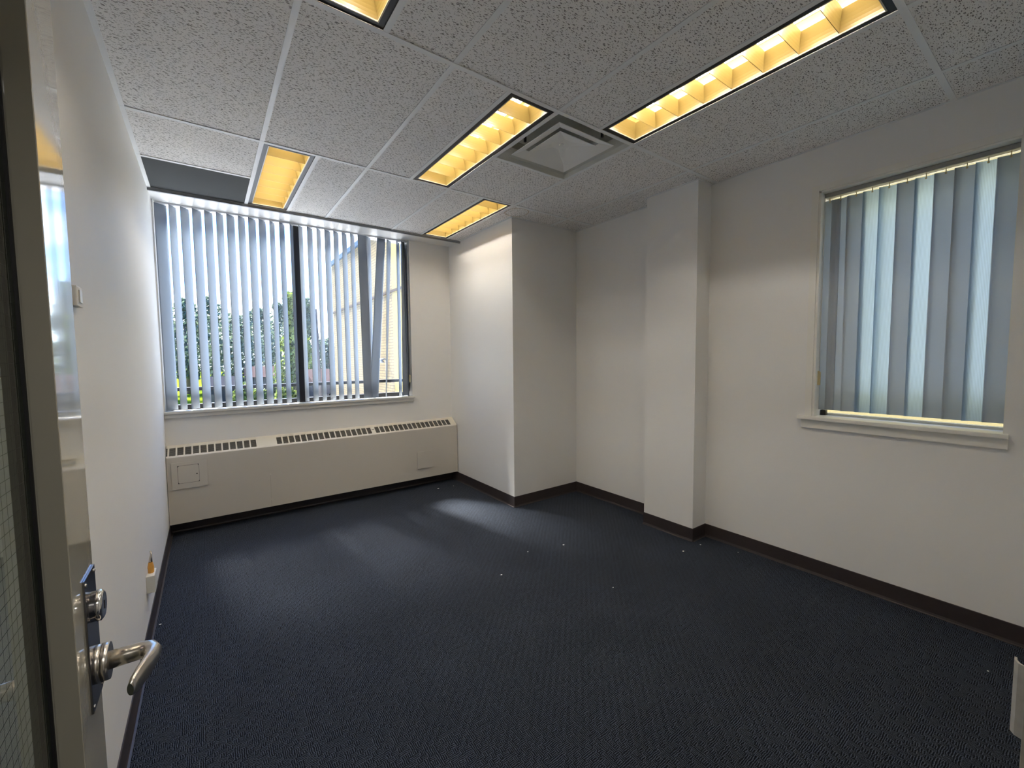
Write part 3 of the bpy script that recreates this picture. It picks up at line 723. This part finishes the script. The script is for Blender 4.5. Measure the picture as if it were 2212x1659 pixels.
# ------------------------------------------------------------------ open door on the left
FX = -0.478                     # visible face
BX = FX-0.045
dy_free, dy_hinge = -2.010, -2.876
dr = thing('door_1', 'open beige metal door with a wired-glass panel and lever lock', 'door', (FX, dy_hinge, 0.0), kind='structure')
GY0, GY1, GZ0, GZ1 = dy_hinge+0.11, -2.132, 0.30, 1.98
m_ = MB()
m_.box(BX, FX, GY1, dy_free, 0.008, 2.12, bevel=0.0015); m_.box(BX, FX, dy_hinge, GY0, 0.008, 2.12)
m_.box(BX, FX, GY0, GY1, 0.008, GZ0); m_.box(BX, FX, GY0, GY1, GZ1, 2.12)
m_.build('door_leaf', door_paint, dr)
gx = FX-0.031
bead_m = principled('matt_beige_glazing_bead', (0.34, 0.32, 0.26), 0.55)
m_ = MB()
for xa_, xb_ in ((gx+0.008, FX-0.0005), (BX+0.0005, gx-0.008)):
    m_.box(xa_, xb_, GY1-0.0015, GY1, GZ0, GZ1); m_.box(xa_, xb_, GY0, GY0+0.0015, GZ0, GZ1); m_.box(xa_, xb_, GY0, GY1, GZ0, GZ0+0.0015); m_.box(xa_, xb_, GY0, GY1, GZ1-0.0015, GZ1)
m_.build('glazing_bead', bead_m, dr)
m_ = MB(); g = 0.0045
for x_ in (gx+0.003, gx-0.006):
    m_.box(x_, x_+0.003, GY1-g, GY1, GZ0, GZ1); m_.box(x_, x_+0.003, GY0, GY0+g, GZ0, GZ1); m_.box(x_, x_+0.003, GY0, GY1, GZ0, GZ0+g); m_.box(x_, x_+0.003, GY0, GY1, GZ1-g, GZ1)
m_.build('gasket', black_gasket, dr)
m_ = MB(); m_.quad([(gx+0.003, GY0, GZ0), (gx+0.003, GY1, GZ0), (gx+0.003, GY1, GZ1), (gx+0.003, GY0, GZ1)]); pane = m_.build('glass_pane', door_glass, dr)
m_ = MB(); zz = GZ0
while zz < GZ1:
    m_.box(gx-0.00015, gx+0.00015, GY0, GY1, zz-0.00025, zz+0.00025); zz += 0.0145
yy = GY0
while yy < GY1:
    m_.box(gx-0.00008, gx+0.00008, yy-0.00012, yy+0.00012, GZ0, GZ1); yy += 0.0145
m_.build('wire_mesh', wire_m, pane)
# lock plate, cylinder, lever
PY0, PY1, PZ0, PZ1 = -2.0805, -2.0125, 0.907, 1.105
m_ = MB(); m_.box(FX, FX+0.0025, PY0, PY1, PZ0, PZ1, bevel=0.0006); lp = m_.build('lock_plate', steel_dark, dr)
for yy, zz in ((PY0+0.006, PZ1-0.008), (PY1-0.006, PZ1-0.008), (PY0+0.006, PZ0+0.008), (PY1-0.006, PZ0+0.008)):
    m_ = MB(); m_.ball((FX+0.0026, yy, zz), 0.003, sub=2, sc3=(0.5, 1, 1)); m_.build('screw', steel, lp)
yc = -2.046; zc = 1.052
m_ = MB(); m_.tube([(FX+0.002, yc, zc), (FX+0.008, yc, zc), (FX+0.0082, yc, zc), (FX+0.013, yc, zc), (FX+0.016, yc, zc)], [0.0220, 0.0215, 0.0225, 0.0225, 0.0180], seg=28); cyl = m_.build('lock_cylinder', chrome, lp)
m_ = MB(); m_.box(FX+0.0155, FX+0.0165, yc-0.0012, yc+0.0012, zc-0.007, zc+0.006); m_.build('keyhole', black_gasket, cyl)
zl = 0.962
m_ = MB(); m_.tube([(FX+0.002, yc, zl), (FX+0.008, yc, zl), (FX+0.0082, yc, zl), (FX+0.0090, yc, zl), (FX+0.0092, yc, zl), (FX+0.018, yc, zl)], [0.0270, 0.0270, 0.0258, 0.0258, 0.0270, 0.0262], seg=32)
hd = m_.build('lever_handle', steel, dr)
pts = [(FX+0.018, yc, zl), (FX+0.040, yc, zl), (FX+0.055, yc-0.001, zl+0.0005), (FX+0.064, yc-0.006, zl+0.001), (FX+0.0685, yc-0.016, zl+0.001), (FX+0.068, yc-0.032, zl), (FX+0.064, yc-0.052, zl), (FX+0.0585, yc-0.072, zl), (FX+0.054, yc-0.088, zl), (FX+0.051, yc-0.097, zl)]
m_ = MB(); m_.tube(pts, [0.0132, 0.0128, 0.0128, 0.0128, 0.0128, 0.0132, 0.0135, 0.0135, 0.0125, 0.0095], seg=20,
                   flat=[(1, 1), (1, 1), (1, 1), (1, 1), (1.0, 0.9), (1.1, 0.75), (1.15, 0.6), (1.15, 0.5), (1.1, 0.45), (0.9, 0.4)])
m_.build('grip', steel, hd)

# door frame (jambs, head, stop) and strike on the right jamb
fr = thing('trim_2', 'beige metal door frame lining the doorway', 'door frame', (DX1, YF, 0), kind='structure')
m_ = MB(); fy0, fy1 = YF-0.145, YF+0.0035
m_.box(DX1, DX1+0.05, fy0, fy1, 0, DT+0.05, bevel=0.002); m_.box(DX0-0.05, DX0, fy0, fy1, 0, DT+0.05, bevel=0.002); m_.box(DX0, DX1, fy0, fy1, DT, DT+0.05)
m_.build('jamb', door_paint, fr)
m_ = MB(); m_.box(DX1-0.016, DX1, fy0+0.01, YF-0.05, 0, DT); m_.box(DX0, DX0+0.016, fy0+0.01, YF-0.05, 0, DT); m_.build('door_stop', door_paint, fr)
m_ = MB(); m_.box(DX1-0.0022, DX1, YF-0.036, YF+0.0035, 0.975, 1.120, bevel=0.0008)
pr = [(DX1-0.0022, YF+0.002), (DX1+0.000, YF+0.002), (DX1+0.003, YF+0.0075), (DX1+0.008, YF+0.0100), (DX1+0.014, YF+0.0105), (DX1+0.014, YF+0.0125), (DX1+0.007, YF+0.0122), (DX1+0.0010, YF+0.0090)]
m_.prism(pr, 2, 1.008, 1.088)
m_.build('strike_plate', strike_m, fr)

# ------------------------------------------------------------------ small things on the left wall
t = thing('wall_box', 'small white wall-mounted box half hidden by the door edge', 'wall fixture', (XL, -1.21, 1.60))
m_ = MB(); m_.box(XL, XL+0.016, -1.265, -1.195, 1.572, 1.628, bevel=0.003); m_.build('cover', paint_gloss, t)
m_ = MB(); m_.box(XL+0.016, XL+0.019, -1.245, -1.215, 1.583, 1.618, bevel=0.001); m_.build('front', switch_white, t)
t = thing('cable_outlet', 'white surface-mounted outlet box with amber plug low on the left wall', 'outlet', (XL, -0.11, 0.25))
m_ = MB(); m_.box(XL, XL+0.035, -0.165, -0.065, 0.247, 0.334, bevel=0.003); m_.build('box', switch_white, t)
m_ = MB(); m_.tube([(XL+0.017, -0.115, 0.334), (XL+0.017, -0.115, 0.362), (XL+0.017, -0.115, 0.374), (XL+0.017, -0.115, 0.388)], [0.0125, 0.0135, 0.0115, 0.009], seg=8, smooth=False); pl = m_.build('plug', amber, t)
m_ = MB(); m_.tube([(XL+0.017, -0.115, 0.386), (XL+0.019, -0.115, 0.412), (XL+0.021, -0.113, 0.425), (XL+0.019, -0.11, 0.445)], [0.0085, 0.006, 0.004, 0.003], seg=10); m_.build('metal_tip', steel, pl)

# ------------------------------------------------------------------ lint specks on the carpet
lint = [(1.801, -0.624, 'white speck on the carpet out in front of the boxed-out wall', 0.007),
        (1.178, -0.702, 'white speck on the carpet nearest the bright patch', 0.006),
        (1.518, -0.548, 'faint white speck between the bright patch and the boxed-out wall', 0.004),
        (1.664, 1.215, 'longest white scrap on the carpet, just in front of the radiator', 0.010),
        (1.840, 1.20, 'tiny white speck in the corner by the radiator end', 0.004),
        (2.619, -1.242, 'white speck on the carpet at the pillar foot', 0.006),
        (2.421, -1.225, 'white scrap on the carpet a step in front of the pillar', 0.007),
        (2.720, -1.47, 'white speck beside the right wall baseboard past the pillar', 0.004),
        (1.641, -1.24, 'white speck alone on the open carpet mid-room', 0.004),
        (-0.585, -0.02, 'white speck against the left wall baseboard by the outlet', 0.005),
        (2.438, -2.697, 'white speck on the carpet toward the lower right corner', 0.004)]
for x, y, lab, s_ in lint:
    m_ = MB(); res = bmesh.ops.create_icosphere(m_.bm, subdivisions=2, radius=s_)
    for v in res['verts']: v.co = Vector((v.co.x*(1+0.4*random.random()), v.co.y*(0.6+0.5*random.random()), v.co.z*0.35+s_*0.3))
    tag(m_.build('lint_speck', lint_m, None, None), lab, 'lint', 'white specks of lint on the carpet').location = (x, y, 0.0)

# ------------------------------------------------------------------ outdoors
GZ = -3.2
def grass_material():
    m, nt, out = new_mat('lawn_grass'); p = node(nt, 'ShaderNodeBsdfPrincipled'); p.inputs['Roughness'].default_value = 0.9; p.inputs['Specular IOR Level'].default_value = 0.0
    tc = node(nt, 'ShaderNodeTexCoord'); n1 = node(nt, 'ShaderNodeTexNoise'); n1.inputs['Scale'].default_value = 0.35; n1.inputs['Detail'].default_value = 8
    nt.links.new(tc.outputs['Object'], n1.inputs['Vector']); r = node(nt, 'ShaderNodeValToRGB'); nt.links.new(n1.outputs['Fac'], r.inputs[0])
    r.color_ramp.elements[0].position = 0.38; r.color_ramp.elements[0].color = (0.050, 0.078, 0.006, 1)
    r.color_ramp.elements[1].position = 0.66; r.color_ramp.elements[1].color = (0.088, 0.11, 0.010, 1)
    nt.links.new(r.outputs[0], p.inputs['Base Color']); nt.links.new(p.outputs[0], out.inputs[0]); return m
mb = MB(); mb.box(-150, 150, 34, 220, GZ-0.2, GZ)
struct(mb.build('ground_lawn', grass_material()), 'sunlit yellow-green lawn seen through the lower window panes', 'lawn')

mb = MB(); mb.box(-60, 60, -60, 34, GZ-0.2, GZ)  # near ground out of view, made pale to throw light onto the ceiling
struct(mb.build('ground_bounce', principled('pale_bounce_ground', (0.56, 0.56, 0.56), 0.9, spec=0.0, var=(0.4, 0.08))), 'unseen ground below the windows, made pale to bounce sunlight upward', 'pavement')
def brick_material():
    m, nt, out = new_mat('yellow_brick'); p = node(nt, 'ShaderNodeBsdfPrincipled'); p.inputs['Roughness'].default_value = 0.85; p.inputs['Specular IOR Level'].default_value = 0.0
    tc = node(nt, 'ShaderNodeTexCoord'); sp = node(nt, 'ShaderNodeSeparateXYZ'); nt.links.new(tc.outputs['Object'], sp.inputs[0])
    cb = node(nt, 'ShaderNodeCombineXYZ'); nt.links.new(sp.outputs['Y'], cb.inputs[0]); nt.links.new(sp.outputs['Z'], cb.inputs[1])
    b = node(nt, 'ShaderNodeTexBrick'); b.inputs['Scale'].default_value = 1.0; nt.links.new(cb.outputs[0], b.inputs[0])
    b.inputs['Brick Width'].default_value = 0.40; b.inputs['Row Height'].default_value = 0.125; b.inputs['Mortar Size'].default_value = 0.014
    b.inputs['Color1'].default_value = (0.135, 0.110, 0.064, 1); b.inputs['Color2'].default_value = (0.120, 0.097, 0.058, 1); b.inputs['Mortar'].default_value = (0.075, 0.058, 0.044, 1)
    nt.links.new(b.outputs[0], p.inputs['Base Color']); nt.links.new(p.outputs[0], out.inputs[0]); return m
bw = 6.2
bld = thing('brick_wing', 'sunlit pale yellow brick building wing across the yard at right', 'building', (bw+2, 20, GZ))
m_ = MB(); m_.box(bw, bw+6, 14.6, 24.9, GZ, 7.12); m_.build('brick_wall', brick_material(), bld)
m_ = MB(); m_.box(bw-0.03, bw+6, -8, 14.6, GZ, 7.12); m_.build('plain_wall', principled('pale_yellow_render', (0.150, 0.122, 0.056), 0.8, spec=0.0, var=(0.8, 0.05)), bld)
m_ = MB(); m_.box(bw-0.12, bw+6.1, -8.1, 25.0, 7.12, 7.36); m_.build('roof_coping', principled('blue_grey_coping', (0.045, 0.065, 0.09), 0.6, spec=0.0), bld)
m_ = MB(); m_.box(bw-0.06, bw, -8, 24.9, 4.22, 4.32); m_.build('string_course', principled('brown_course', (0.045, 0.036, 0.03), 0.8, spec=0.0), bld)
t = thing('wall_lamp', 'small grey gooseneck lamp on the yellow brick wing', 'lamp', (bw, 15.45, 1.0))
m_ = MB(); m_.tube([(bw-0.02, 15.6, 0.55), (bw-0.03, 15.55, 1.32), (bw-0.12, 15.5, 1.42), (bw-0.3, 15.45, 1.38)], 0.035, seg=8); m_.build('arm', frame_alu, t)
m_ = MB(); m_.tube([(bw-0.3, 15.45, 1.42), (bw-0.32, 15.43, 1.25)], [0.06, 0.16], seg=12); m_.build('shade', frame_alu, t)

def leaf_material(name, a, b):
    m, nt, out = new_mat(name); p = node(nt, 'ShaderNodeBsdfPrincipled'); p.inputs['Roughness'].default_value = 0.7
    tc = node(nt, 'ShaderNodeTexCoord'); n1 = node(nt, 'ShaderNodeTexNoise'); n1.inputs['Scale'].default_value = 0.9; n1.inputs['Detail'].default_value = 6
    nt.links.new(tc.outputs['Object'], n1.inputs['Vector']); r = node(nt, 'ShaderNodeValToRGB'); nt.links.new(n1.outputs['Fac'], r.inputs[0])
    r.color_ramp.elements[0].position = 0.35; r.color_ramp.elements[0].color = (*a, 1); r.color_ramp.elements[1].position = 0.68; r.color_ramp.elements[1].color = (*b, 1)
    t = node(nt, 'ShaderNodeBsdfTranslucent'); nt.links.new(r.outputs[0], t.inputs[0]); nt.links.new(r.outputs[0], p.inputs['Base Color'])
    mx = node(nt, 'ShaderNodeMixShader'); mx.inputs[0].default_value = 0.35
    nt.links.new(p.outputs[0], mx.inputs[1]); nt.links.new(t.outputs[0], mx.inputs[2]); nt.links.new(mx.outputs[0], out.inputs[0]); return m
leaf_cool = leaf_material('grey_green_leaves', (0.032, 0.050, 0.034), (0.105, 0.140, 0.090))
leaf_yel = leaf_material('yellow_green_leaves', (0.050, 0.072, 0.010), (0.13, 0.165, 0.030))
bark = principled('tree_bark', (0.14, 0.11, 0.09), 0.9, spec=0.0)
def px2x(px, Y):    # world x of photo column px at depth Y near eye level
    a_ = math.atan((px-1106)/909.07)+YAW; return CX+(Y-CY)*math.tan(a_)
def tree(px, Y, top_py, wid, leafm, label, conic=False):
    x = px2x(px, Y); D = (Y-CY)/math.cos(math.atan((px-1106)/909.07)+YAW)*math.cos(math.atan((px-1106)/909.07))
    topz = 1.418+(775-top_py)/909.07*D; h = topz-GZ
    t = thing('tree', label, 'tree', (x, Y, GZ), 'trees beyond the lawn')
    m_ = MB(); m_.tube([(x, Y, GZ), (x+0.1, Y, GZ+h*0.3), (x, Y, GZ+h*0.75)], [0.32, 0.24, 0.1], seg=8); m_.build('trunk', bark, t)
    m_ = MB(); rnd = random.Random(int(px*7+Y))
    blobs = []
    for i in range(16):
        u = i/15; zc_ = GZ+h*(0.22+0.68*u)
        rr = wid*0.5*((1.05-u)*0.9 if conic else math.sin(math.pi*(0.12+0.80*u)))
        an = rnd.random()*6.28
        blobs.append((x+math.cos(an)*rr*0.55, Y+math.sin(an)*rr*0.55, zc_, rr*0.62+0.35))
    blobs.append((x, Y, topz-0.9, 0.8))
    n = 3600
    for i in range(n):
        bx_, by_, bz_, br_ = blobs[rnd.randrange(len(blobs))]
        v = Vector((rnd.gauss(0, 1), rnd.gauss(0, 1), rnd.gauss(0, 1))).normalized()*br_*(0.65+0.45*rnd.random())
        c = Vector((bx_, by_, bz_))+v
        if c.z > topz: c.z = topz-rnd.random()*0.4
        a1 = Vector((rnd.gauss(0, 1), rnd.gauss(0, 1), rnd.gauss(0, 1))).normalized(); a2_ = a1.orthogonal().normalized()
        s_ = 0.16+0.16*rnd.random(); b1 = a1.cross(a2_)
        m_.quad([c+a2_*s_, c+b1*s_*0.6, c-a2_*s_, c-b1*s_*0.6])
    m_.build('crown', leafm, t)
    return t
for px, Y, tp, wid, lm, lab, cn in [
    (345, 61, 655, 5.5, leaf_cool, 'broad grey-green tree at the far left of the window view', False),
    (405, 71, 640, 7, leaf_cool, 'tall grey-green tree behind the third and fourth slats', False),
    (462, 82, 636, 6.5, leaf_cool, 'tall tree rising left of the window centre', False),
    (515, 61, 676, 7, leaf_cool, 'lower round tree in the dip of the treeline', False),
    (563, 71, 662, 6, leaf_cool, 'dark green tree right of the dip in the treeline', False),
    (606, 82, 650, 6.5, leaf_cool, 'dense dark tree just left of the mullion', False),
    (640, 43, 628, 3.4, leaf_yel, 'bright yellow-green tree behind the mullion', True),
    (664, 60, 640, 5, leaf_cool, 'slim dark tree right of the mullion', True),
    (709, 71, 730, 5, leaf_cool, 'small tree by the corner of the brick wing', False)]:
    tree(px, Y, tp, wid, lm, lab, cn)
def shrub(px, Y, wid, h, lab):
    x = px2x(px, Y); m_ = MB(); rnd = random.Random(px)
    for i in range(1500):
        v = Vector((rnd.gauss(0, 1), rnd.gauss(0, 1), abs(rnd.gauss(0, 1)))).normalized()*(0.6+0.4*rnd.random())
        c = Vector((x+v.x*wid/2, Y+v.y*wid/2, GZ+0.05+v.z*h)); a1 = Vector((rnd.gauss(0, 1), rnd.gauss(0, 1), rnd.gauss(0, 1))).normalized(); a2_ = a1.orthogonal().normalized(); b1 = a1.cross(a2_); s_ = 0.14+0.1*rnd.random()
        m_.quad([c+a2_*s_, c+b1*s_*0.6, c-a2_*s_, c-b1*s_*0.6])
    tag(m_.build('shrub', leaf_yel, None, (x, Y, GZ)), lab, 'shrub', 'shrubs at the lawn edge')
for px, Y, wd, h, lab in [(530, 46, 2.6, 2.4, 'yellow-green shrub left of the pale house wall'), (560, 40, 1.8, 2.2, 'rounded shrub in front of the lower treeline'), (596, 46, 2.0, 2.4, 'shrub at the lawn edge left of the mullion'), (616, 36, 2.0, 2.6, 'largest bright shrub just left of the mullion'), (664, 42.5, 1.4, 1.3, 'low shrub right of the mullion')]:
    shrub(px, Y, wd, h, lab)
# houses beyond
siding = principled('pale_siding', (0.034, 0.033, 0.035), 0.8, spec=0.0); sh_red = principled('pinkish_shingles', (0.036, 0.024, 0.022), 0.9, spec=0.0, var=(2, 0.15)); sh_grey = principled('grey_shingles', (0.018, 0.018, 0.021), 0.9, spec=0.0, var=(2, 0.15))
def house(px, Y, wid, eave, ridge, roof, lab):
    x = px2x(px, Y); t = thing('house', lab, 'house', (x, Y, GZ), 'houses beyond the lawn')
    m_ = MB(); m_.box(x-wid/2, x+wid/2, Y, Y+7, GZ, eave); m_.build('walls', siding, t)
    m_ = MB(); m_.prism([(Y-0.4, eave), (Y+3.5, ridge), (Y+7.4, eave)], 0, x-wid/2-0.4, x+wid/2+0.4); m_.build('roof', roof, t)
    for k in (-0.25, 0.25):
        m_ = MB(); m_.box(x+wid*k-0.5, x+wid*k+0.5, Y-0.05, Y+0.02, eave-2.0, eave-0.8); m_.build('window', frame_dark, t)
house(480, 49, 2.6, -1.2, -0.3, sh_grey, 'small grey-roofed house left of the window centre')
house(570, 50, 2.2, -0.4, 0.7, sh_red, 'narrow pale-walled house among the trees')
house(679, 48, 2.6, -0.8, 0.3, sh_red, 'pink-roofed house just right of the mullion')
house(712, 32.5, 1.6, -0.5, 0.6, sh_red, 'pink-roofed house beside the brick wing corner')
# utility pole
x = px2x(690, 30); t = thing('utility_pole', 'pale weathered utility pole in front of the treeline', 'pole', (x, 30, GZ))
m_ = MB(); m_.tube([(x, 30, GZ), (x-0.1, 30, 5.03)], [0.16, 0.11], seg=10); m_.build('mast', principled('weathered_wood', (0.065, 0.06, 0.057), 0.9, spec=0.0, var=(3, 0.2)), t)
m_ = MB(); m_.tube([(x-0.12, 29.9, 4.6), (x+0.2, 29.9, 1.5), (x+0.05, 29.85, GZ)], 0.02, seg=6); m_.build('cable', black_gasket, t)
